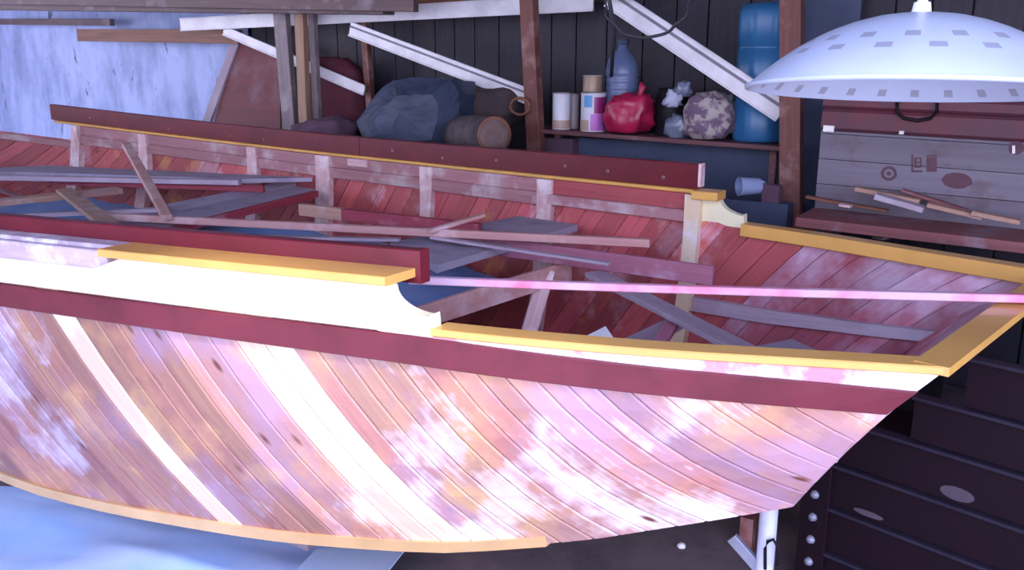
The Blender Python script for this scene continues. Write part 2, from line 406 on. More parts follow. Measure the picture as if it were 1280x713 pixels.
def diag_planks(side, outer, width, slant, s_from, rows, wtop, matf, ch=.0022):
    k = 0; s0 = s_from
    while s0 < .1:
        wd = width*random.uniform(.8, 1.25)
        rings = []
        ws = [wtop+(1-wtop)*i/rows for i in range(rows+1)]
        c0 = stern(0, side); cs = c0-stern(1, side)
        for e in (s0+.0012, s0+wd-.0012):
            for lim, sl in ((c0, slant+cs), (BOW, slant)):
                q = (lim-e)/sl
                if wtop < q < 1: ws.append(q)
        for w in sorted(ws):
            cut = stern(w, side)
            e0 = min(max(s0+slant*w+.0012, BOW), cut); e1 = min(max(s0+wd+slant*w-.0012, BOW), cut)
            if e1-e0 < .0006: e1 = e0+.0006
            if s0+slant*w+.0012 > cut+.0001 or s0+wd+slant*w-.0012 < BOW-.0001: continue
            pts = []
            o_out, o_in = (.0, -.011) if outer else (-.017, -.028)
            face, back = (o_out, o_in) if outer else (o_in, o_out)
            bev = -ch if outer else ch
            q = min(.006, (e1-e0)*.3)
            lift = .0012*math.sin(k*2.3)
            if outer: lift = abs(lift)
            for (a, o_) in ((e0, back), (e0, face+bev), (e0+q, face+lift), (e1-q, face+lift), (e1, face+bev), (e1, back)):
                pts.append(H(a, w, side, o_))
            rings.append(pts)
        if len(rings) > 1:
            mb = MB(); n = 6; verts = []; uvs = []; L = 0
            for i, r in enumerate(rings):
                if i: L += (r[2]-rings[i-1][2]).length
                for j in range(n): verts.append(r[j]); uvs.append((L, (0, .003, .007, wd-.007, wd-.003, wd)[j]))
            F = []
            for i in range(len(rings)-1):
                for j in range(n):
                    a = i*n+j; b = i*n+(j+1) % n; F.append([a, b, b+n, a+n])
            F.append(list(range(n))[::-1]); F.append([(len(rings)-1)*n+j for j in range(n)])
            mb.add(verts, F, uvs)
            mb.build('plank', matf(s0), boat)
        s0 += wd; k += 1
pale_at = [(-2.72, .10), (-2.0, .12), (-1.62, .03)]
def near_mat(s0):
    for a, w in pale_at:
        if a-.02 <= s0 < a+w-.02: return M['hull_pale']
    return M['hull'] if s0 > -2.35 else M['hull_fore_shaded']
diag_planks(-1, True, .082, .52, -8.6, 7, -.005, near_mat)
diag_planks(1, False, .115, -.55, -8.1, 6, -.005, lambda s0: M['inner_stern'] if s0 > -.95 else M['inner'])

def strip(name, side, s0, s1, wz0, wz1, out0, out1, mat, n=40, parent=boat, label=None, ch=.003, zfun=None, rake=False):
    """a rail following the sheer: cross-section rectangle; z offsets from gunwale (functions or numbers), outward offsets"""
    f = lambda q, s_: q(s_) if callable(q) else q
    rings = []
    for i in range(n+1):
        s_ = s0+(s1-s0)*i/n
        za, zb = f(wz0, s_), f(wz1, s_); oa, ob = f(out0, s_), f(out1, s_)
        base = zfun(s_) if zfun else zg(s_)
        c = min(ch, abs(zb-za)*.3, abs(ob-oa)*.3)
        sec = [(oa+c, za), (ob-c, za), (ob, za+c), (ob, zb-c), (ob-c, zb), (oa+c, zb), (oa, zb-c), (oa, za+c)]
        def hwz(z):   # half width at that height offset
            w = (-z)/(max(.05, zg(s_)-zc(s_))) if z < 0 else 0
            return hw(s_)-.16*w+.035*math.sin(math.pi*min(1, max(0, w)))
        rk = (.30 if side < 0 else .50)*(i/n if rake else 0)
        row = []
        for o, z in sec:
            sq_ = s_-rk*max(0, -z)/(zg(s1)-zc(s1)); w = max(0, -z)/max(.05, zg(sq_)-zc(sq_))
            row.append(PT(sq_, T0+side*(hw(sq_)-.16*w+.035*math.sin(math.pi*min(1, w))+o), zg(sq_)+z))
        rings.append(row)
    return MB().sweep(rings).build(name, mat, parent, label)

def DS(side): return -.17 if side < 0 else 0
def st_top(s_): return -.010-.040*max(0, min(1, (s_+1.3)/1.15))
def st_bot(s_): return st_top(s_)-(.078-.016*max(0, min(1, (s_+1.3)/1.15)))
for side in (-1, 1):
    strip('rub_strake', side, BOW+.1, stern(0, side)+.004, st_bot, st_top, -.002, .016, M['strake'], n=60, rake=True, label='maroon painted strake')
    # whitish filler strip between strake and rail at the stern
    strip('sheer_strip', side, -1.3+DS(side), stern(0, side)+.002, lambda s_: st_top(s_)-.004, -.004, -.002, .006, M['filler'], n=20, rake=True)
    # yellow gunwale rail aft of the bulwark
    strip('gunwale_rail', side, -1.15+DS(side), stern(0, side)+.01, (-.004 if side < 0 else -.034), .016, -.060, .014, M['yellow'], n=24, label='yellow painted rail')
    if side < 0: strip('inwale', side, -1.30, stern(.22, side), -.045, -.006, -.055, -.028, M['stringer'], n=20)
    # raised bulwark: cream outer panel with a scroll end
    strip('bulwark', side, -6.12 if side > 0 else -7.6, -1.30+DS(side), -.006, (HB-.012 if side > 0 else lambda q: HB-.012 if q > -2.40 else HB-.055), -.028, .010, M['cream'], n=50, label='cream painted bulwark panel')
    # scroll
    prof = [(-1.302, -.006), (-1.302, HB-.012), (-1.272, HB-.012)]
    for k in range(9):
        a = math.pi/2*k/8
        prof.append((-1.28+.012+.115*(1-math.cos(a))*1.0, HB-.02-.065*math.sin(a)))
    prof += [(-1.150, .052), (-1.146, -.006)]
    prof = [(a+DS(side), b) for a, b in prof]
    mb = MB()
    rin = [PT(a, T0+side*(hw(a)-.028), zg(a)+b) for a, b in prof]; rout = [PT(a, T0+side*(hw(a)+.011), zg(a)+b) for a, b in prof]
    n = len(prof)
    mb.add(rin+rout, [list(range(n))[::-1], [n+k for k in range(n)]]+[[k, (k+1) % n, n+(k+1) % n, n+k] for k in range(n)])
    mb.build('scroll_end', M['cream'], boat, 'cream scroll-cut end of the bulwark')
    # cap
    cs0 = -2.40 if side < 0 else -6.28
    strip('bulwark_cap', side, cs0, -1.265+DS(side), HB-.012, HB+(.012 if side < 0 else .004), (-.135 if side < 0 else -.048), .026, M['yellow'], n=30, label='yellow cap board')
    # coaming
    ce = -1.42 if side < 0 else -1.375
    mid = -3.62
    for a, b in ((-6.33 if side > 0 else -7.4, mid), (mid+.004, ce)):
        co = strip('coaming', side, a, b, HB+.004 if side > 0 else HB-.03, HB+(.112 if side > 0 else .060), (-.135 if side < 0 else -.022), (-.095 if side < 0 else .018), M['maroon'], n=30, label='glossy maroon coaming board')
        if side > 0:
            ks = [q for q in (-6.0, -5.3, -4.75, -4.45, -4.0, -3.35, -2.95, -2.55, -2.1, -1.85, -1.55) if a < q < b]
            for q in ks:
                p = PT(q, T0+side*(hw(q)-.0225), zg(q)+HB+.035+random.uniform(0, .02))
                MB().lathe([(0, -.004), (.006, -.003), (.007, .001), (.006, .002)], p, axis=-V, seg=8).build('screw', M['screw'], co)
# bare wood above the cream panel forward of the near cap
strip('bare_sheer', -1, -7.5, -2.402, HB-.012, HB+.012, -.095, -.03, M['bare'], n=30, label='bare lilac-grey wood')
strip('bare_planking', -1, -7.5, -2.402, .05, HB+.0, -.03, -.004, M['bare'], n=30)
# white end grain on far coaming and small clamp block
q = -1.37
MB().box(PT(q, T0+hw(q)-.002, zg(q)+HB+.064), .012, .045, .10, U, V).build('coaming_end', M['frame'], boat, 'pale end of the far coaming')
q = -3.6
MB().box(PT(q, T0+hw(q)-.055, zg(q)+HB-.035), .15, .03, .045, U, V).build('clamp_block', M['frame'], boat, 'small whitish block')
q = -1.32
MB().box(PT(q, T0+hw(q)-.03, zg(q)+HB-.012), .115, .10, .036, U, V).build('cap_block', M['yellow'], boat, 'yellow block ending the far cap')
# far bulwark inner boards & stringers
FR = [-6.1, -5.5, -4.52, -3.9, -3.05, -2.2, -1.38]
for a, b in zip(FR[:-1], FR[1:]):
    if b > -1.5:
        strip('inner_board', 1, a, b, .045, HB-.014, -.045, -.030, M['inner'], n=8)
        strip('stringer', 1, a, b, -.005, .045, -.065, -.028, M['stringer'], n=8)
    else:
        strip('inner_board', 1, a, b, .050, HB-.014, -.050, -.030, M['stringer'], n=8)
        strip('stringer', 1, a, b, -.014, .050, -.060, -.028, M['stringer'], n=8)
strip('inner_board', 1, -7.9, FR[0], -.05, -.005, -.05, -.03, M['stringer'], n=8)
strip('inner_board', -1, -7.4, -1.5, -.02, HB-.014, -.050, -.030, M['stringer'], n=30)
# low stringer at the stern
for side in (-1, 1):
    a = -1.36
    rings = []
    for i in range(17):
        s_ = a+(stern(.68, side)-a)*i/16; w = .46+.16*i/16
        rings.append([H(s_, w, side, -.028), H(s_, w, side, -.058), H(s_, w+.085, side, -.058), H(s_, w+.085, side, -.028)])
    MB().sweep(rings).build('stern_stringer', M['lum_grey'], boat, 'pale grey stern stringer')
# chine battens and yellow chine strip
for side in (-1, 1):
    rings = []
    for i in range(51):
        s_ = BOW+.1+(stern(1, side)-BOW-.1)*i/50
        rings.append([H(s_, .955, side, -.001), H(s_, .955, side, .010), H(s_, 1.012, side, .008), H(s_, 1.015, side, -.02)])
    rg = [r for i, r in enumerate(rings)]
    cutk = 47
    MB().sweep(rg[:cutk]).build('chine_strip', M['ochre'], boat, 'yellow ochre chine strip')
    rings = [[H(BOW+.1+(stern(1, side)-BOW-.1)*i/50, ww, side, oo) for ww, oo in ((.93, -.03), (.93, -.07), (1.0, -.07), (1.0, -.03))] for i in range(51)]
    MB().sweep(rings).build('chine_log', M['stringer'], boat)
# bottom
mb = MB(); rings = []
for i in range(51):
    s_ = BOW+.12+(stern(1, -1)-.0-BOW-.12)*i/50
    rings.append([H(s_, 1.0, -1, -.005), H(s_, 1.0, 1, -.005), H(s_, 1.0, 1, -.005)+Vector((0, 0, .02)), H(s_, 1.0, -1, -.005)+Vector((0, 0, .02))])
mb.sweep(rings).build('bottom_board', M['inner'], boat)
mb = MB(); rings = []
for i in range(31):
    s_ = -7.6+(7.0)*i/30; z = zc(s_)
    rings.append([PT(s_, T0-.03, z-.05), PT(s_, T0+.03, z-.05), PT(s_, T0+.03, z+.002), PT(s_, T0-.03, z+.002)])
mb.sweep(rings).build('keel', M['frame'], boat)
# ribs: one per station, side-floor-side
for i, fs in enumerate(FR):
    top = 0 if fs < -1.4 else 0
    mb = MB(); fwid = (.075, .085, .085, .115, .085, .085, .07, .05)[i]
    low_top = fs > -1
    def rib_side(side):
        rings = []
        wt = -(HB-.015)/(zg(fs)-zc(fs)) if not (side < 0 and fs > -1.5) else .03
        rr = []
        for k in range(11):
            w = wt+(1-wt)*k/10
            p = [H(fs-fwid/2, w, side, -.030), H(fs+fwid/2, w, side, -.030), H(fs+fwid/2, w, side, -.030), H(fs-fwid/2, w, side, -.030)]
            if w < 0:
                p = [PT(fs+d, T0+side*(hw(fs)-.03), zg(fs)+(zc(fs)-zg(fs))*w) for d in (-fwid/2, fwid/2, fwid/2, -fwid/2)]
            dep = .038+.02*max(0, w)
            p[2] = p[2]-V*side*dep; p[3] = p[3]-V*side*dep
            rr.append(p)
        mb.sweep(rr)
    rib_side(1); rib_side(-1)
    z = zc(fs)+.02
    mb.prism([PT(fs-fwid/2, T0-hwc(fs)+.03, z), PT(fs-fwid/2, T0+hwc(fs)-.03, z), PT(fs-fwid/2, T0+hwc(fs)-.09, z+.075), PT(fs-fwid/2, T0-hwc(fs)+.09, z+.075)], U*fwid)
    mb.build('rib', M['frame_cream'] if i == 6 else M['frame'], boat, 'cream painted rib' if i == 6 else None)
# transom: boards and yellow rail
for k in range(4):
    w0, w1 = k/4, (k+1)/4
    poly = []
    a0 = H(stern(w0, -1)-.004, w0, -1, -.012); b0 = H(stern(w0, 1)-.004, w0, 1, -.012)
    a1 = H(stern(w1, -1)-.004, w1-.008, -1, -.012); b1 = H(stern(w1, 1)-.004, w1-.008, 1, -.012)
    MB().prism([a0, b0, b1, a1], -U*.028).build('transom_board', M['inner_stern'], boat)
a = H(stern(0, -1), 0, -1, .012); b = H(stern(0, 1), 0, 1, .012)
d = (b-a).normalized(); sd = Vector((0, 0, 1)).cross(d).normalized()
if sd.dot(U) > 0: sd = -sd
MB().prism([a-sd*.016+Vector((0, 0, -.004)), b-sd*.016+Vector((0, 0, -.004)), b+sd*.058+Vector((0, 0, -.004)), a+sd*.058+Vector((0, 0, -.004))], (0, 0, .0205)).build('transom_rail', M['yellow'], boat, 'yellow painted transom rail')
# thwarts (seat boards across the boat)
def plankz(name, quad, thick, mat, parent=None, label=None):
    """board given by four pixel+height corners, thickness downwards"""
    mb = MB(); mb.prism([at_z(x, y, z)-Vector((0, 0, thick)) for x, y, z in quad], (0, 0, thick)); return mb.build(name, mat, parent, label)
th2 = plankz('thwart', [(488, 303, 1.06), (648, 270, 1.06), (722, 281, 1.06), (546, 332, 1.06)], .03, M['ply'], boat, 'grey plywood thwart')
th1 = plankz('thwart', [(60, 284, 1.06), (348, 228, 1.06), (370, 229, 1.06), (110, 292, 1.06)], .025, M['ply'], boat, 'grey plywood thwart')
th1b = plankz('thwart', [(135, 287, 1.06), (376, 236, 1.06), (398, 239, 1.06), (190, 290, 1.06)], .035, M['red_lum'], boat, 'red-edged thwart board')
plankz('thwart', [(130, 284.5, 1.066), (372, 233.5, 1.066), (394, 236.5, 1.066), (185, 288, 1.066)], .005, M['ply'], boat)
# side shelf on the far side
plankz('side_bench', [(-60, 212, 1.11), (60, 207, 1.11), (390, 222, 1.11), (300, 224, 1.11)], .025, M['ply'], boat, 'grey side bench board')

# ============================================================ loose lumber in the boat
def loose(name, label, cat, a, b, w, h, mat, up=(0, 0, 1), group=None, bend=0, n=1, w1=None, h1=None):
    mb = MB(); mb.board(at_z(*a), at_z(*b), w, h, up=up, n=n, bend=bend, w1=w1, h1=h1)
    return tag(mb.build(name, mat), label, cat, group or 'loose lumber lying in the boat')
LG = None
loose('batten', 'long pale pink batten lying across the ribs, ending square right of the middle', 'wood', (118, 270, 1.10), (812, 304, 1.115), .03, .032, M['lum_pink'])
loose('batten', 'grey stick leaning upright against the pile of wood at the left', 'wood', (158, 181, 1.36), (209, 272, 1.12), .045, .025, M['lum_pink'])
loose('board', 'wide purple board on edge below the long pale batten, reaching the cream rib', 'wood', (560, 300, 1.05), (892, 345, 1.02), .02, .075, M['lum_purple'])
loose('strip', 'thin grey strip of wood lying beneath the long pale batten', 'wood', (540, 297, 1.09), (762, 330, 1.07), .03, .012, M['lum_grey'])
loose('board', 'long grey-lilac board slanting down towards the stern inside the boat', 'wood', (742, 342, .98), (935, 440, .90), .085, .02, M['lum_grey'])
loose('board', 'pink board slanting up to the right beside the cream scroll', 'wood', (500, 405, .90), (712, 338, .95), .024, .085, M['lum_pink'])
loose('timber', 'short rough timber standing at a slant behind the yellow rail', 'wood', (655, 436, .68), (684, 338, .97), .065, .03, M['frame'], up=(0, 1, 0))
loose('strip', 'short pale stick poking up beside the middle of the long batten', 'wood', (535, 290, 1.12), (604, 269, 1.16), .03, .015, M['lum_pink'])
loose('board', 'dark red board with pale squared block end, left of centre in the boat', 'wood', (430, 268, 1.07), (600, 287, 1.07), .03, .055, M['red_lum'])
loose('block', 'pale squared block at the end of the dark red board', 'wood', (376, 262, 1.07), (429, 268, 1.07), .03, .06, M['lum_tan'])
loose('batten', 'bright pink painted batten stretched over the stern quarter of the boat', 'wood', (512, 350, 1.185), (1330, 374, 1.185), .025, .022, M['pink'], bend=-.004, n=8)
loose('board', 'short lilac board end behind the yellow rail near the white paper', 'wood', (770, 440, .80), (862, 396, .88), .09, .02, M['lum_grey'])
loose('board', 'small pink offcut crossing the short lilac board', 'wood', (815, 445, .82), (840, 405, .90), .05, .02, M['lum_purple'])
plankz_t = tag(plankz('sheet', [(725, 424, .95), (757, 408, .97), (768, 424, .95), (745, 432, .94)], .004, M['paper']), 'white sheet of paper sticking up behind the yellow rail', 'paper')
loose('board', 'tan board at the far left lying level in the boat', 'wood', (-30, 256, 1.09), (150, 238, 1.10), .11, .03, M['lum_tan'])
loose('board', 'orange-tipped board crossing the tan board at the left', 'wood', (80, 238, 1.13), (140, 284, 1.13), .08, .02, M['lum_tan'])
loose('board', 'short red-brown offcut beside the orange-tipped board', 'wood', (95, 246, 1.13), (150, 238, 1.13), .04, .02, M['lum_pink'])
loose('board', 'long grey board lying against the far side under the ribs at the left', 'wood', (0, 222, 1.12), (300, 228, 1.12), .05, .03, M['lum_grey'])
loose('board', 'dark red board lying below the long grey board at the far side', 'wood', (60, 226, 1.10), (330, 236, 1.08), .03, .04, M['red_lum'])
loose('strip', 'thin lilac strip lying along the inside of the near coaming', 'wood', (318, 296, 1.08), (500, 300, 1.08), .04, .012, M['lum_grey'])
loose('batten', 'pale lilac batten lying beside the left end of the long pink batten', 'wood', (-20, 272, 1.10), (210, 262, 1.10), .035, .02, M['lum_grey'])
# blue sheet lying in the boat
mb = MB(); n = 26; vs = []; F = []
for i in range(n+1):
    for j in range(9):
        s_ = -5.4+3.4*i/n; t_ = T0-.95+1.5*j/8
        vs.append(PT(s_, t_, (.86+.10*min(1, max(0, (-2.2-s_)/.5)))+.05*noise.noise(Vector((s_*3, t_*3, 0)))+.03*noise.noise(Vector((s_*8, t_*8, 3)))))
F = [[i*9+j, i*9+j+1, (i+1)*9+j+1, (i+1)*9+j] for i in range(n) for j in range(8)]
mb.add(vs, F, smooth=True)
tag(mb.build('plastic_sheet', M['blue_in']), 'blue plastic sheet spread under the lumber inside the boat', 'sheet')
tag(plankz('board', [(925, 437, .86), (990, 424, .86), (1030, 442, .86), (960, 452, .86)], .015, M['ply']), 'grey-blue board lying low in the stern behind the yellow rail', 'wood')

# ============================================================ posts and white rails
def vpost(name, label, x0, y0, x1, y1, t, w, d, mat, group=None, z0=0.0):
    a = at_t(x0, y0, t); b = at_t(x1, y1, t)
    dr = (b-a)/(b.z-a.z); top = a+dr*(2.98-a.z); bot = b+dr*(z0-b.z)
    mb = MB(); mb.board(bot, top, w, d, up=V, n=4); return mb.build(name, mat)
p = vpost('post', '', 352, 20, 364, 165, 4.75, .13, .05, M['post_grey'])
tag(p, 'grey weathered post, leftmost upright behind the boat', 'post')
p = vpost('post', '', 376, 20, 382, 165, 4.70, .085, .05, M['post_tan'])
tag(p, 'tan timber fixed to the right side of the grey weathered post', 'post')
p = vpost('post', '', 392, 48, 398, 165, 4.82, .06, .04, M['post_grey'])
tag(p, 'thin dark timber behind the tan timber', 'post')
tag(vpost('post', '', 457, 45, 463, 125, 5.0, .055, .05, M['post']), 'slim red-brown post between the slate bundle and the red cloth', 'post')
tag(vpost('post', '', 661, 0, 670, 188, 4.72, .095, .07, M['post']), 'red-brown post at the left end of the shelf of cans', 'post')
tag(vpost('post', '', 990, 0, 989, 270, 4.55, .105, .07, M['post']), 'red-brown post left of the lampshade', 'post')
def rail(label, a, b, ta, tb, h, d=.014, groove=False):
    A = at_t(a[0], a[1], ta); B = at_t(b[0], b[1], tb)
    r = thing('rail', label, 'rail', ((A+B)/2))
    up = V
    m1 = MB(); m1.board(A, B, h, .012, up=V); m1.build('rail_web', M['white_metal'], r)
    d_ = (B-A).normalized(); sd = d_.cross(V).normalized()
    for q in (-1, 1):
        m = MB(); m.board(A+sd*q*(h/2-.004)-V*d/2, B+sd*q*(h/2-.004)-V*d/2, .010, d, up=V); m.build('rail_flange', M['white_metal'], r)
    if groove:
        m = MB(); m.board(A+sd*(h*.18)-V*.008, B+sd*(h*.18)-V*.008, h*.14, .006, up=V); m.build('groove', M['white_edge'], r)
    return r
rail('white metal rail running level under the loft boards', (226, 31), (742, 3), 4.86, 4.86, .10)
rail('short white diagonal rail left of the grey weathered post, ending at the slim post', (280, 38), (456, 113), 4.9, 4.9, .075)
rail('grooved white diagonal rail ending at the red-brown post beside the cans', (438, 36), (662, 121), 4.76, 4.76, .098, groove=True)
rail('large grooved white diagonal rail ending behind the lampshade', (762, -4), (978, 140), 4.64, 4.64, .115, groove=True)
rail('short white level rail at the very top, left of the large diagonal rail', (700, -4), (1000, -8), 4.5, 4.5, .03)

# loft boards along the top
tag(MB().board(at_t(-60, 9, 4.5), at_t(486, 14, 4.5), .045, .11, up=V).build('board', M['loft']), 'grey-brown loft board along the top left edge', 'wood')
tag(MB().board(at_t(-60, -4, 4.4), at_t(520, 2, 4.4), .12, .05, up=V).build('board', M['loft']), 'dark loft board above the grey-brown loft board', 'wood')
tag(MB().board(at_t(480, 6, 5.05), at_t(760, -4, 5.05), .04, .10, up=V).build('board', M['brown_board']), 'brown loft board above the level white rail', 'wood')
tag(MB().board(at_t(100, 44, 5.0), at_t(300, 46, 5.0), .11, .06, up=V, n=3).build('board', M['brown_board']), 'orange-brown board fixed high on the blue-white wall', 'wood')
tag(MB().board(at_t(0, 27, 5.1), at_t(140, 28, 5.1), .06, .05, up=V).build('board', M['loft']), 'dark rough board at the top of the blue-white wall', 'wood')
mb = MB()
for k in range(9):
    pass
# red plywood leaning on the wall
A = [at_t(300, 55, 5.1), at_t(352, 62, 5.1), at_t(352, 215, 4.75), at_t(255, 195, 4.75)]
t_ = thing('plywood_sheet', 'red-brown plywood sheet with pale edge leaning on the wall behind the boat', 'wood', (A[3]+A[2])/2)
MB().prism(A, -V*.015).build('sheet', M['red_panel'], t_)
MB().board(at_t(297, 55, 5.1)-V*.02, at_t(248, 190, 4.75)-V*.02, .09, .03, up=V).build('edge_batten', M['lum_grey'], t_, 'pale grey edge batten')

def blob(name, label, cat, x0, y0, x1, y1, t, mat, depth=.5, seed=0, amp=.25, flat=0, seg=28, rings=18, parent=None, power=.75, nz=2.2):
    """lumpy soft body filling a pixel box at plane t"""
    a = at_t(x0, y1, t); b = at_t(x1, y1, t); c = at_t((x0+x1)/2, y0, t)
    ctr = (a+b)/2; rx = (b-a).length/2; zc_ = (a.z+c.z)/2 if False else ((a.z+b.z)/2+c.z)/2; rz = (c.z-(a.z+b.z)/2)/2
    X = (b-a).normalized(); Y = Vector((0, 0, 1)).cross(X).normalized(); mb = MB(); vs = []
    for i in range(rings+1):
        ph = math.pi*i/rings
        for j in range(seg):
            th = 2*math.pi*j/seg
            d = Vector((math.sin(ph)*math.cos(th), math.sin(ph)*math.sin(th), -math.cos(ph)))
            e = Vector([math.copysign(abs(q)**power, q) for q in d])
            nn = 1+amp*noise.noise(d*nz+Vector((seed, seed*2, 0)))+amp*.35*noise.noise(d*nz*2.7+Vector((seed, 5, 1)))
            e = e*nn
            if e.z < -.9: e.z = -.9
            vs.append(Vector((ctr.x, ctr.y, zc_))+X*e.x*rx+Y*e.y*depth+Vector((0, 0, 1))*e.z*rz)
    F = [[i*seg+j, i*seg+(j+1) % seg, (i+1)*seg+(j+1) % seg, (i+1)*seg+j] for i in range(rings) for j in range(seg)]
    mb.add(vs, F, smooth=True); o = mb.build(name, mat, parent)
    if label: tag(o, label, cat)
    return o
blob('cloth_bundle', 'dark red cloth hanging behind the short white rail', 'cloth', 388, 72, 458, 175, 5.05, M['red_cloth'], .12, 3, amp=.1)
blob('sack', 'mauve sack slumped beside the tan timber', 'sack', 372, 148, 440, 190, 4.6, M['mauve'], .15, 5)
# long bench behind the boat carrying bundles
a = at_t(430, 196, 4.5); b = at_t(668, 196, 4.5)
def bench():
    s0 = a.dot(U)-.1; s1 = b.dot(U)-.3; z = 1.22
    t = thing('workbench', 'long low bench behind the boat under the slate bundle and the log', 'bench', PT((s0+s1)/2, 4.65, 0))
    MB().box(PT((s0+s1)/2, 4.65, z), s1-s0, .75, .04, U, V).build('bench_top', M['loft'], t)
    for s_ in (s0+.1, s1-.1):
        for t_ in (4.35, 4.95): MB().board(PT(s_, t_, 0), PT(s_, t_, z-.02), .07, .07, up=V).build('leg', M['loft'], t)
    return z+.02
BZ = bench()
def tarp_bundle():
    # faceted, folded slate tarpaulin
    mb = MB()
    out = [(446, 152), (470, 118), (492, 101), (525, 97), (563, 99), (574, 118), (572, 150), (560, 192), (480, 196), (455, 178)]
    c = (505, 150); t = 4.45
    front = [at_t(x, y, t) for x, y in out]; mid = [at_t(c[0]+(x-c[0])*.62, c[1]+(y-c[1])*.60, t-.14) for x, y in out]
    back = [at_t(c[0]+(x-c[0])*.9, c[1]+(y-c[1])*.9, t)+V*.35 for x, y in out]
    cc = at_t(500, 140, t-.17); bc = at_t(505, 150, t)+V*.42; n = len(out)
    vs = front+mid+back+[cc, bc]
    F = []
    for i in range(n):
        j = (i+1) % n
        F += [[i, j, n+j, n+i], [n+i, n+j, 3*n], [j, i, 2*n+i, 2*n+j], [2*n+j, 2*n+i, 3*n+1]]
    mb.add(vs, F, smooth=False); o = mb.build('tarpaulin', M['bundle'])
    sb = o.modifiers.new('s', 'SUBSURF'); sb.subdivision_type = 'SIMPLE'; sb.levels = 2; sb.render_levels = 2
    cr = o.modifiers.new('d', 'DISPLACE'); tx = bpy.data.textures.new('folds', 'CLOUDS'); tx.noise_scale = .12; cr.texture = tx; cr.strength = .03
    tag(o, 'slate-blue folded tarpaulin bundle behind the boat beside the log', 'tarpaulin')
tarp_bundle()
blob('sack', 'brown sack lying behind the log with the cut end', 'sack', 556, 106, 660, 160, 4.85, M['brown_sack'], .2, 8, amp=.15)
# log
A = at_t(552, 166, 4.62); B = at_t(618, 169, 4.22)
ax = (B-A).normalized(); A = B-ax*.55
t_ = thing('log', 'thick grey log with round cut end lying behind the far rail', 'log', (A+B)/2)
MB().lathe([(0, 0), (.10, 0), (.112, .02), (.108, .2), (.112, .4), (.106, .54), (.106, .55)], A, axis=ax, seg=24, jitter=.08, seed=2).build('bark', M['bark'], t_)
MB().lathe([(.092, .552), (.09, .556), (.05, .558), (0, .558)], A, axis=ax, seg=24).build('cut_end', M['cut'], t_, 'paler round cut end')
MB().lathe([(.093, .552), (.108, .553), (.108, .548), (.093, .548)], A, axis=ax, seg=24).build('bark_ring', M['brown_board'], t_)
# hanging ring
mb = MB(); c = at_t(650, 133, 4.66)
mb.tube([c+U*.07*math.cos(q)+Vector((0, 0, .05))*math.sin(q) for q in [2*math.pi*k/24 for k in range(24)]]+[c+U*.07], .009)
tag(mb.build('hoop', M['brown_board']), 'red-brown hoop hanging left of the post beside the cans', 'hoop')

# ============================================================ shelf of cans
ST = 4.85
SA = at_t(660, 160, ST-.12); SB = at_t(980, 183, ST-.12)
SA = SA+V*.12; SB = SB+V*.12
shelf = thing('shelf', 'dark wooden shelf carrying paint cans, a red bag and a blue drum', 'shelf', (SA+SB)/2)
MB().board(SA-Vector((0, 0, .014)), SB-Vector((0, 0, .014)), .26, .026, n=3).build('shelf_board', M['shelf'], shelf)
MB().board(SA+U*.12+V*.05-Vector((0, 0, .03)), SA+U*.12+V*.05-Vector((0, 0, .30)), .04, .04, up=V).build('bracket', M['shelf_red'], shelf)
MB().board(SB-U*.1+V*.05-Vector((0, 0, .03)), SB-U*.1+V*.05-Vector((0, 0, .30)), .04, .04, up=V).build('bracket', M['shelf_red'], shelf)
def shelf_z(p):
    q = (p-SA).dot((SB-SA).normalized())/(SB-SA).length; return SA.lerp(SB, q).z
def can(name, label, x0, x1, y0, t, mats, base=None, bands=None, y1=None):
    """cylinder can standing on the shelf; bands: (z fraction from, to, angle from, to, material)"""
    p = at_t((x0+x1)/2, 160, t); k = (p-CO).dot(Vector((0, CP, -SP)))
    r = (x1-x0)/2/FPX*k*.98
    zb = base if base is not None else shelf_z(p)
    top = at_t((x0+x1)/2, y0, t).z; h = top-zb; o = Vector((p.x, p.y, zb))
    c = thing(name, label, 'can', o)
    MB().lathe([(0, 0), (r*.97, 0), (r, .003), (r*.985, .006), (r*.985, h-.008), (r, h-.005), (r, h), (r*.93, h), (r*.93, h-.004), (0, h-.004)], o, seg=28).build('can_body', mats, c)
    MB().lathe([(r*.98, h-.006), (r*1.03, h-.006), (r*1.03, h), (r*.98, h)], o, seg=28).build('can_rim', M['rim'], c)
    fr = math.atan2(-o.y, -o.x)         # towards the camera
    for (f0, f1, a0, a1, m, nm) in bands or []:
        vs = []; n = 10
        for rr in (r*.985, r*1.005):
            for q in (f0, f1):
                for i in range(n+1):
                    a = fr+math.radians(a0+(a1-a0)*i/n); vs.append(o+Vector((math.cos(a)*rr, math.sin(a)*rr, h*q)))
        m_ = n+1; F = []
        for i in range(n):
            F += [[2*m_+i, 2*m_+i+1, 3*m_+i+1, 3*m_+i], [i, m_+i, m_+i+1, i+1], [m_+i, 3*m_+i, 3*m_+i+1, m_+i+1], [i, i+1, 2*m_+i+1, 2*m_+i]]
        F += [[0, 2*m_, 3*m_, m_], [n, m_+n, 3*m_+n, 2*m_+n]]
        MB().add(vs, F).build(nm, m, c)
    return c
can('paint_can', 'tall white can with tan foot, first on the shelf from the post', 690, 713, 116, 4.80, M['white_can'], bands=[(.03, .26, -90, 90, M['tan'], 'band')])
can('paint_can', 'slim beige can right behind the tall white can', 708, 724, 117, 4.90, M['beige_can'])
c2 = can('paint_can', 'white can with magenta, plum and blue label', 725, 757, 115, 4.82, M['white_can'],
    bands=[(.03, .30, -90, -20, M['tan'], 'band'), (.03, .45, -12, 90, M['magenta'], 'label'), (.46, .88, 4, 90, M['plum'], 'label'), (.62, .92, -45, -5, M['lblue'], 'label')])
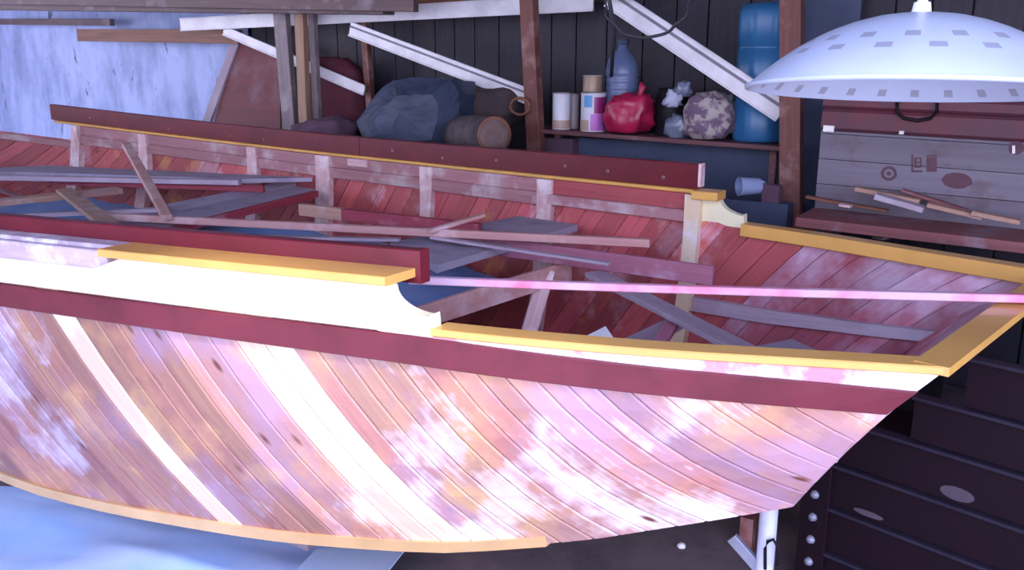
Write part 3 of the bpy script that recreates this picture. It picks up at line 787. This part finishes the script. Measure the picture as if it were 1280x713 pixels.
can('small_tin', 'small ochre tin standing on top of the magenta-labelled can', 727, 752, 94, 4.82, M['ochre_can'], base=at_t(741, 115, 4.82).z+.001)
# jug
p = at_t(776, 150, 4.93); p.z = shelf_z(p)
jt = thing('water_bottle', 'big ribbed blue plastic bottle behind the red bag', 'bottle', p)
pr = [(0, 0), (.095, 0), (.10, .01)]
z = .03
while z < .34: pr += [(.10, z), (.093, z+.012), (.10, z+.024)]; z += .04
pr += [(.10, .36), (.085, .43), (.04, .48), (.03, .50), (.03, .53), (0, .53)]
MB().lathe(pr, p, seg=26).build('bottle_body', M['jug'], jt)
MB().lathe([(.034, .51), (.036, .51), (.036, .545), (0, .545)], p, seg=16).build('cap', M['slate'], jt)
# red bag
def bag(name, label, x0, y0, x1, y1, t, mat, seed, knot=True, k2=None):
    b0 = at_t((x0+x1)/2, y1, t); b0.z = shelf_z(b0)
    th_ = thing(name, label, 'bag', b0)
    o = blob('bag_body', None, None, x0, y0+ (y1-y0)*.1, x1, y1, t, mat, .11, seed, amp=.3, parent=th_, power=.8)
    return th_, o
bt, bo = bag('plastic_bag', 'bright red knotted plastic bag between the cans and the silvery bottles', 757, 112, 813, 168, 4.80, M['redbag'], 4)
q = at_t(800, 118, 4.8)
MB().tube([q-Vector((0, 0, .03)), q+Vector((.0, 0, .0)), q+Vector((.015, 0, .04)), q+Vector((.0, 0, .07))], [.03, .014, .022, .004], seg=8).build('knot', M['redbag'], bt)
# silvery plastic bottles
for lab, x, y, r, zt in (('clear crumpled bottle lying low behind the red bag', 846, 158, .05, 0), ('silver-white foil ball above the clear bottle', 842, 120, .04, 1), ('clear round bottle top above the foil ball', 854, 108, .036, 2)):
    o = blob('plastic_bottle' if zt != 1 else 'foil_ball', lab, 'bottle' if zt != 1 else 'foil', x-r*260, y-r*280+(4 if zt else 0), x+r*260, y+r*280+4, 4.82, M['clear'] if zt != 1 else M['silver'], r, 11+zt, amp=.5, seg=20, rings=12)
# dark jar stack the bottles sit against
p = at_t(838, 165, 4.93); p.z = shelf_z(p)
tag(MB().lathe([(0, 0), (.09, 0), (.095, .01), (.095, .22), (.08, .25), (.08, .27), (0, .27)], p, seg=20).build('jar', M['black']), 'dark jar standing behind the clear bottles', 'jar')
blob('cloth_bundle', 'patterned mauve and cream cloth bundle beside the blue drum', 'cloth', 858, 116, 916, 176, 4.80, M['cloth1'], .12, 21, amp=.22, nz=3)
q = at_t(885, 150, 4.64)
# blue drum
p = at_t(948, 170, 4.93); p.z = shelf_z(p)+.002
def drum(name, label, p, r, h, mat):
    t = thing(name, label, 'drum', p)
    prof = [(0, 0), (r*.94, 0), (r, .02), (r, h*.3), (r*.95, h*.31), (r*.95, h*.33), (r, h*.34), (r, h*.66), (r*.95, h*.67), (r*.95, h*.69), (r, h*.7), (r, h-.05), (r*.9, h-.01), (0, h)]
    mb = MB(); o = p
    # ribbed upright flutes
    verts = []; seg = 48
    for (rr, z) in prof:
        for j in range(seg):
            a = 2*math.pi*j/seg; q = rr*(1+.02*(1 if j % 6 in (0, 1, 2) else -1))
            verts.append(o+Vector((q*math.cos(a), q*math.sin(a), z)))
    F = [[i*seg+j, i*seg+(j+1) % seg, (i+1)*seg+(j+1) % seg, (i+1)*seg+j] for i in range(len(prof)-1) for j in range(seg)]
    mb.add(verts, F, smooth=True); mb.build('drum_body', mat, t)
    MB().lathe([(.03, h-.01), (.034, h-.01), (.034, h+.03), (0, h+.03)], p+Vector((r*.4, 0, 0)), seg=14).build('cap', M['slate'], t)
    return t
drum('drum', 'tall ribbed blue plastic drum at the right end of the shelf', p, .145, .74, M['barrel'])
p2 = at_t(1045, 190, 5.05)
# below the shelf: slate panel, dark box
A = at_t(718, 172, 4.93); B = at_t(978, 186, 4.93)
mb = MB(); mb.prism([A, B, Vector((B.x, B.y, 0)), Vector((A.x, A.y, 0))], V*.02)
tag(mb.build('panel', M['slate']), 'slate-blue sheet standing below the shelf of cans', 'sheet')
A = at_t(676, 172, 4.85); B = at_t(716, 174, 4.85)
tag(MB().prism([A, B, Vector((B.x, B.y, 0)), Vector((A.x, A.y, 0))], V*.3).build('crate', M['mauve']), 'dull mauve crate under the left end of the shelf', 'crate')
# ============================================================ lower right shelf with chest and suitcase
RT = 4.35
RA = at_t(1003, 268, RT-.2)+V*.2; RB = at_t(1330, 304, RT-.2)+V*.2
sh2 = thing('shelf', 'low red-brown shelf under the grey chest, littered with offcuts', 'shelf', (RA+RB)/2)
MB().board(RA-Vector((0, 0, .02)), RB-Vector((0, 0, .02)), .62, .045, n=3).build('shelf_board', M['shelf_red'], sh2)
for q in (.04, .96):
    c = RA.lerp(RB, q)
    for w in (-.2, .2):
        MB().board(Vector((c.x, c.y, 0))+V*w, c+V*w-Vector((0, 0, .04)), .05, .05, up=V).build('leg', M['shelf'], sh2)
ex = (RB-RA).normalized()
def sz2(p): return RA.lerp(RB, (p-RA).dot(ex)/(RB-RA).length).z
# chest
ct = RT+.02
cA = at_t(1018, 262, ct); cB = at_t(1345, 262, ct); cA.z = sz2(cA)+.002; cB.z = sz2(cB)+.002
topA = at_t(1018, 166, ct).z; topB = at_t(1345, 190, ct).z
chest = thing('wooden_chest', 'grey stained wooden chest under the maroon suitcase', 'chest', (cA+cB)/2)
xe = (cB-cA).normalized(); hh = topA-cA.z; dp = .28
nb = 3
for k in range(nb):
    z0 = hh*k/nb; z1 = hh*(k+1)/nb-.003
    MB().prism([cA+Vector((0, 0, z0)), cB+Vector((0, 0, z0)), cB+Vector((0, 0, z1)), cA+Vector((0, 0, z1))], V*.018).build('plank', M['chest'], chest)
MB().prism([cA+V*.018, cA+V*dp, cA+V*dp+Vector((0, 0, hh)), cA+V*.018+Vector((0, 0, hh))], xe*.018).build('side_board', M['chest'], chest)
MB().prism([cB+V*.018, cB+V*dp, cB+V*dp+Vector((0, 0, hh)), cB+V*.018+Vector((0, 0, hh))], -xe*.018).build('side_board', M['chest'], chest)
MB().prism([cA+Vector((0, 0, hh)), cB+Vector((0, 0, hh)), cB+V*dp+Vector((0, 0, hh)), cA+V*dp+Vector((0, 0, hh))], (0, 0, .012)).build('lid', M['chest'], chest)
def disc(cx, cy, rx, rz, nm, m, hole=False):
    c = at_t(cx, cy, ct-.0015); mb = MB(); n = 18
    o = [c+xe*rx*math.cos(2*math.pi*k/n)*(1+.12*math.sin(k*3.1))+Vector((0, 0, rz))*math.sin(2*math.pi*k/n) for k in range(n)]
    if hole:
        i_ = [c+(q-c)*.62 for q in o]; mb.add(o+i_, [[k, (k+1) % n, n+(k+1) % n, n+k] for k in range(n)])
        i2 = [c+(q-c)*.3 for q in o]; mb.add(i2, [list(range(n))])
    else: mb.prism(o, V*.001)
    mb.build(nm, m, chest)
disc(1111, 217, .035, .034, 'stamp_mark', M['stain'], True)
disc(1196, 226, .062, .036, 'stain', M['stain'])
# square block stamp: two square frames with a letter-like bar
def bars(x0, y0, lst, nm):
    mb = MB()
    for (a, b, c_, d_) in lst:
        p = [at_t(x0+a, y0+b, ct-.0015), at_t(x0+c_, y0+b, ct-.0015), at_t(x0+c_, y0+d_, ct-.0015), at_t(x0+a, y0+d_, ct-.0015)]
        mb.prism(p, V*.001)
    mb.build(nm, M['stain'], chest)
bars(1139, 193, [(0, 0, 2.5, 22), (0, 20, 14, 22.5), (4, 4, 6.5, 17), (6, 4, 12, 6), (6, 9, 12, 11), (6, 15, 12, 17), (11, 5, 13, 16), (19, 1, 32, 3), (19, 4, 32, 22)], 'stamp_mark')
disc(1270, 185, .03, .03, 'stain', M['stain'])
mb = MB(); mb.board(at_t(1267, 182, ct-.006), at_t(1267, 192, ct-.006), .012, .008, up=V); mb.build('latch', M['screw'], chest, 'small bright latch')
# suitcase
sc_t = ct-.01
sA = cA+Vector((0, 0, hh+.014))-V*.01; sB = cB+Vector((0, 0, hh+.014))-V*.01
sth = at_t(1018, 118, ct).z-sA.z
suit = thing('suitcase', 'maroon suitcase with black handle lying on the grey chest', 'suitcase', (sA+sB)/2)
mid = (sA+sB)/2+V*(dp/2)
for z0, z1, nm in ((.0, sth*.62, 'case_base'), (sth*.635, sth, 'case_lid')):
    MB().box(mid+Vector((0, 0, (z0+z1)/2)), (sB-sA).length, dp, z1-z0, xe, V, ch=.014).build(nm, M['case'], suit)
hp = [at_t(x, y, ct-.03) for x, y in ((1121, 128), (1121, 140), (1130, 148), (1147, 151), (1163, 148), (1171, 140), (1171, 128))]
MB().tube([hp[0]+V*.03]+hp+[hp[-1]+V*.03], .008).build('handle', M['black'], suit, 'black curved handle')
MB().box(at_t(1036, 161, ct-.012), .05, .01, .03, xe, V).build('corner_plate', M['screw'], suit, 'pale corner plate')
MB().box(at_t(1127, 166, ct-.012), .02, .01, .016, xe, V).build('catch', M['screw'], suit)
# offcuts on that shelf
def offcut(label, x0, y0, x1, y1, w, h, m, lift, t0=RT-.12, t1=RT-.12, up=V):
    a = at_t(x0, y0, t0); b = at_t(x1, y1, t1); a.z = max(a.z, sz2(a)+h/2+.001); b.z = max(b.z, sz2(b)+h/2+.001)
    tag(MB().board(a, b, w, h).build('offcut', m), label, 'wood')
offcut('tan offcut on top of the heap before the chest', 1070, 236, 1150, 252, .05, .02, M['lum_tan'], 0)
offcut('grey-lilac offcut lying over the middle of the heap before the chest', 1095, 245, 1155, 262, .07, .025, M['lum_grey'], 0, RT-.2, RT-.2)
offcut('red-brown stick leaning on the chest in the heap', 1128, 238, 1210, 264, .04, .015, M['shelf_red'], 0, RT-.06, RT-.06)
offcut('short brown stick at the right of the heap before the chest', 1160, 256, 1228, 272, .05, .02, M['lum_tan'], 0, RT-.18, RT-.18)
offcut('long thin brown stick at the left end of the low shelf', 1008, 246, 1110, 264, .03, .015, M['brown_board'], 0, RT-.1, RT-.1)
offcut('pale chip of wood at the right end of the low shelf', 1215, 266, 1275, 278, .05, .02, M['lum_tan'], 0, RT-.2, RT-.2)
offcut('small pale chip in the middle of the low shelf', 1050, 256, 1064, 258, .05, .012, M['frame'], 0, RT-.25, RT-.25)
# floor-level jumble below the low shelf, seen as pale bits
for lab, x, y, r in (('pale crumpled rag under the low shelf, nearest the middle', 1104, 292, .05), ('small pale rag under the low shelf, left of the larger rag', 1068, 283, .035)):
    blob('rag', lab, 'rag', x-14, y-7, x+14, y+8, 4.2, M['cloth1'], r, x, seg=14, rings=8)
c = at_t(1090, 300, 4.2)
tag(MB().box(Vector((c.x, c.y, .45)), .7, .3, .9, U, V).build('crate', M['black']), 'black crate standing under the low shelf', 'crate')
# cup hanging on side & dark box left of right post
A = at_t(953, 230, 4.36); B = at_t(974, 233, 4.36)
tag(MB().prism([A, B, Vector((B.x, B.y, 0)), Vector((A.x, A.y, 0))], V*.06).build('timber', M['mauve']), 'dark grey plank standing left of the post by the lampshade', 'wood')
c = at_t(937, 233, 4.35); axc = (U*-.75-V*.66).normalized()
cupt = thing('cup', 'pale blue cup lying on its side above the scroll of the far bulwark', 'cup', c)
MB().lathe([(0, -.055), (.036, -.055), (.04, -.05), (.047, .055), (.049, .058), (.045, .055), (.037, -.04), (0, -.042)], c, axis=axc, seg=22).build('cup_body', M['cup'], cupt)
MB().tube([c+Vector((.05, -.0, .03)), c+Vector((.075, 0, .02)), c+Vector((.075, 0, -.02)), c+Vector((.05, 0, -.03))], .006).build('handle', M['cup'], cupt)
A = at_t(905, 249, 4.35); B = at_t(985, 256, 4.35)
tag(MB().prism([A, B, Vector((B.x, B.y, 0)), Vector((A.x, A.y, 0))], V*.1).build('timber', M['slate']), 'slate-blue upright sheet carrying the pale blue cup', 'sheet')

# blue sheet / drum behind right post
p = at_t(1045, 150, 5.05); p.z = .9
A = at_t(1004, 20, 5.12); B = at_t(1075, 20, 5.12)
tag(MB().prism([A+Vector((0, 0, .3)), B+Vector((0, 0, .3)), Vector((B.x, B.y, 0)), Vector((A.x, A.y, 0))], V*.04).build('panel', M['slate']), 'dark blue sheet standing behind the lampshade', 'sheet')
# cable coil over the large white rail
mb = MB(); c = at_t(808, -4, 4.3)
pts = []
for k in range(40):
    a = -.3+math.pi*1.25*k/39+math.pi; pts.append(c+U*.24*math.cos(a)+Vector((0, 0, .2))*math.sin(a)*1.0-V*.02*math.sin(k))
mb.tube(pts, .008)
tag(mb.build('cable', M['cable']), 'dark cable loop hanging over the large diagonal rail', 'cable')
mb = MB(); mb.tube([at_t(760, -10, 4.4), at_t(768, 40, 4.6), at_t(764, 95, 4.8)], .012)
tag(mb.build('hose', M['cable']), 'thin dark hose hanging left of the blue bottle', 'hose')

# ============================================================ lampshade
LK = 1.48
lc = at_k(1141, 113, LK)
R_ = 203/FPX*LK
to = Vector((lc.x, lc.y, 0)).normalized()
axl = (Vector((0, 0, 1))*math.cos(math.radians(5.6))+to*math.sin(math.radians(5.6))).normalized()
lamp = thing('pendant_lamp', 'large white domed lampshade with grey squares hanging over the stern', 'lamp', lc)
NR = 24; HD = R_*.455; seg = 108
prof = []
def domez(r): return HD*(1-(r/R_)**2.15)
rows = [1.0, .965, .915, .885, .80, .755, .70, .645, .56, .50, .40, .28, .16, .06]
sq = {1: (4, 1), 4: (6, 2), 6: (6, 2)}     # ring index -> (every, width)
x = Vector((0, 1, 0)); x = (x-axl*x.dot(axl)).normalized(); y = axl.cross(x)
for inner in (0, 1):
    verts = []; 
    for r in rows:
        for j in range(seg):
            a = 2*math.pi*j/seg; rr = R_*r*(1-.012*inner); verts.append(lc+x*rr*math.cos(a)+y*rr*math.sin(a)+axl*(domez(R_*r)-.004*inner))
    mb = MB() if not inner else mb
    for i in range(len(rows)-1):
        for j in range(seg):
            m_ = 0
            if i in sq and (inner or i > 1) and ((j+(3 if i == 6 else 0)) % sq[i][0]) < sq[i][1]: m_ = 1
            a = i*seg+j; b = i*seg+(j+1) % seg
            mb.add([verts[a], verts[b], verts[b+seg], verts[a+seg]], [[0, 1, 2, 3]], [(0, 0), (1, 0), (1, 1), (0, 1)], m_, True)
mb.add([], [])
mb.build('shade', [M['lamp'], M['lamp_sq']], lamp)
MB().lathe([(R_*.985, -.004), (R_*1.004, -.003), (R_*1.006, .003), (R_*.99, .004)], lc, axis=axl, seg=72).build('shade_rim', M['lamp'], lamp)
tp = lc+axl*HD
MB().lathe([(0, .02), (.013, .018), (.016, .0), (.019, -.004), (0, -.008)], tp, axis=axl, seg=20).build('lamp_cap', M['paper'], lamp)
MB().tube([tp+Vector((0, 0, .01)), Vector((tp.x, tp.y, 3.0))], .008, seg=12).build('stem', M['paper'], lamp)
MB().lathe([(0, -.04), (.012, -.036), (.02, -.02), (.016, 0), (.012, .02), (0, .02)], lc+axl*.075, axis=axl, seg=16).build('bulb', M['lamp'], lamp)

# ============================================================ below the boat
# tarpaulin
mb = MB(); P0 = [at_z(x, y, .03) for x, y in ((-420, 560), (-300, 900), (440, 745), (515, 668))]
n = 22; vs = []
for i in range(n+1):
    for j in range(n+1):
        a = P0[0].lerp(P0[3], i/n); b = P0[1].lerp(P0[2], i/n); q = a.lerp(b, j/n)
        q = q+Vector((0, 0, .03*noise.noise(q*2.5)+.012*noise.noise(q*9))); vs.append(q)
mb.add(vs, [[i*(n+1)+j, i*(n+1)+j+1, (i+1)*(n+1)+j+1, (i+1)*(n+1)+j] for i in range(n) for j in range(n)], smooth=True)
tag(mb.build('tarpaulin', M['tarp']), 'blue tarpaulin spread on the floor under the near side of the boat', 'tarpaulin')
mb = MB(); mb.prism([at_z(x, y, .065) for x, y in ((350, 735), (395, 690), (520, 672), (470, 735))], (0, 0, .008))
tag(mb.build('sheet', M['tarp2']), 'pale blue sheet lying on the right edge of the tarpaulin', 'sheet')
# stand under the stern: white post with hook and brace
c = at_z(962, 800, 0)
tt = 2.35
def onp(x, y): return at_t(x, y, tt)
top = onp(962, 630); 
stand = thing('boat_stand', 'white metal post stand with slanting brace under the stern', 'stand', Vector((top.x, top.y, 0)))
MB().tube([Vector((top.x, top.y, 0)), top+Vector((0, 0, .045))], .026, seg=16).build('pole', M['pale_metal'], stand)
MB().lathe([(0, 0), (.09, 0), (.09, .01), (.03, .014), (0, .014)], Vector((top.x, top.y, 0)), seg=20).build('foot', M['grey_metal'], stand)
MB().board(onp(915, 672), onp(950, 712)+(onp(950, 712)-onp(915, 672))*.15, .035, .02, up=V).build('brace', M['grey_metal'], stand)
q = top-V*.03
hk = [onp(961, 705)-V*.035, onp(961, 680)-V*.035, onp(964, 671)-V*.035, onp(971, 668)-V*.035, onp(976, 676)-V*.035, onp(976, 700)-V*.035]
MB().tube(hk, .005).build('hook', M['black'], stand, 'black hook')
a = at_t(936, 645, 3.0); b_ = at_t(930, 700, 3.0)
tag(MB().board(Vector((a.x, a.y, 0)), a+Vector((0, 0, .0)), .05, .05, up=V).build('post', M['post']), 'thin brown prop behind the white stand', 'post')
def trestle(s_, label):
    t = thing('trestle', label, 'trestle', PT(s_, T0, 0)); z = zc(s_)-.05
    MB().board(PT(s_, T0-.75, z-.045), PT(s_, T0+.75, z-.045), .09, .09).build('beam', M['post_grey'], t)
    for w in (-.25, .25):
        MB().board(PT(s_, T0+w, 0), PT(s_, T0+w, z-.09), .08, .08, up=V).build('leg', M['post_grey'], t)
trestle(-2.1, 'grey wooden trestle carrying the middle of the boat')
trestle(-4.6, 'grey wooden trestle carrying the forward part of the boat')
# dark panelled cabinet at right
C0 = at_z(1012, 735, 0)
hd = math.radians(47); D = Vector((math.cos(hd), -math.sin(hd), 0)); Nn = Vector((math.sin(hd), math.cos(hd), 0))
cab = thing('cabinet', 'dark maroon-black cabinet of horizontal panels behind the stern', 'cabinet', C0)
LC = 2.2; zz = 0.02; hts = [.15, .17, .16, .16, .15, .16, .12]; zlow = .66
for k, h in enumerate(hts):
    m0 = .05 if k < 4 else (.28, .42, .56)[k-4]
    MB().prism([C0+D*m0+Vector((0, 0, zz)), C0+D*LC+Vector((0, 0, zz)), C0+D*LC+Vector((0, 0, zz+h-.022)), C0+D*m0+Vector((0, 0, zz+h-.022))], Nn*.02).build('panel', M['cabinet'], cab)
    MB().board(C0+D*m0+Vector((0, 0, zz+h-.010)), C0+D*LC+Vector((0, 0, zz+h-.010)), .045, .012).build('ledge', M['cab_edge'], cab)
    zz += h
MB().prism([C0+D*.05+Nn*.03, C0+D*LC+Nn*.03, C0+D*LC+Nn*.25, C0+D*.05+Nn*.25], (0, 0, zlow-.01)).build('carcass', M['cabinet'], cab)
MB().prism([C0+D*.6+Nn*.03+Vector((0, 0, zlow)), C0+D*LC+Nn*.03+Vector((0, 0, zlow)), C0+D*LC+Nn*.2+Vector((0, 0, zlow)), C0+D*.6+Nn*.2+Vector((0, 0, zlow))], (0, 0, zz-zlow-.01)).build('carcass', M['cabinet'], cab)
zz = zlow
MB().board(C0-D*.0, C0+Vector((0, 0, zz)), .10, .05, up=Nn).build('corner_post', M['cabinet'], cab)
for z in [.03+.085*k for k in range(7)]:
    MB().lathe([(0, .012), (.012, .010), (.016, 0), (.016, -.01)], C0-D*.0-Nn*.026+Vector((0, 0, z)), axis=-Nn, seg=8).build('bolt', M['grey_metal'], cab)
def at_cab(x, y, off=.0):
    r = ray(x, y); return CO+r*(((C0-Nn*off)-CO).dot(Nn)/r.dot(Nn))
def oval(x, y, rx, rz, nm):
    c = at_cab(x, y, .004); n = 18; mb = MB()
    mb.prism([c+D*rx*math.cos(2*math.pi*k/n)+Vector((0, 0, rz))*math.sin(2*math.pi*k/n) for k in range(n)], Nn*.006); mb.build(nm, M['cab_oval'], cab, 'pale oval plate')
oval(1196, 618, .05, .022, 'oval_plate')
oval(1085, 643, .05, .010, 'oval_plate')
# pebble on the floor
c = at_z(852, 685, .0)
tag(MB().lathe([(0, 0), (.014, .002), (.018, .010), (.010, .018), (0, .02)], c, seg=12, jitter=.3).build('pebble', M['paper']), 'small white pebble on the dark floor under the boat', 'stone')
# repeats carry a shared group phrase
for o in COL.objects:
    if o.parent or 'category' not in o: continue
    n = o.name.split('.')[0]
    g = {'post': 'upright posts behind the boat', 'rail': 'white metal rails overhead', 'offcut': 'offcuts heaped on the low shelf',
         'paint_can': 'paint cans on the shelf', 'trestle': 'trestles under the boat', 'shelf': 'storage shelves along the back wall',
         'rag': 'rags under the low shelf'}.get(n)
    if g: o['group'] = g
    if n == 'board' and 'group' not in o: o['group'] = 'loft boards at the top of the wall'
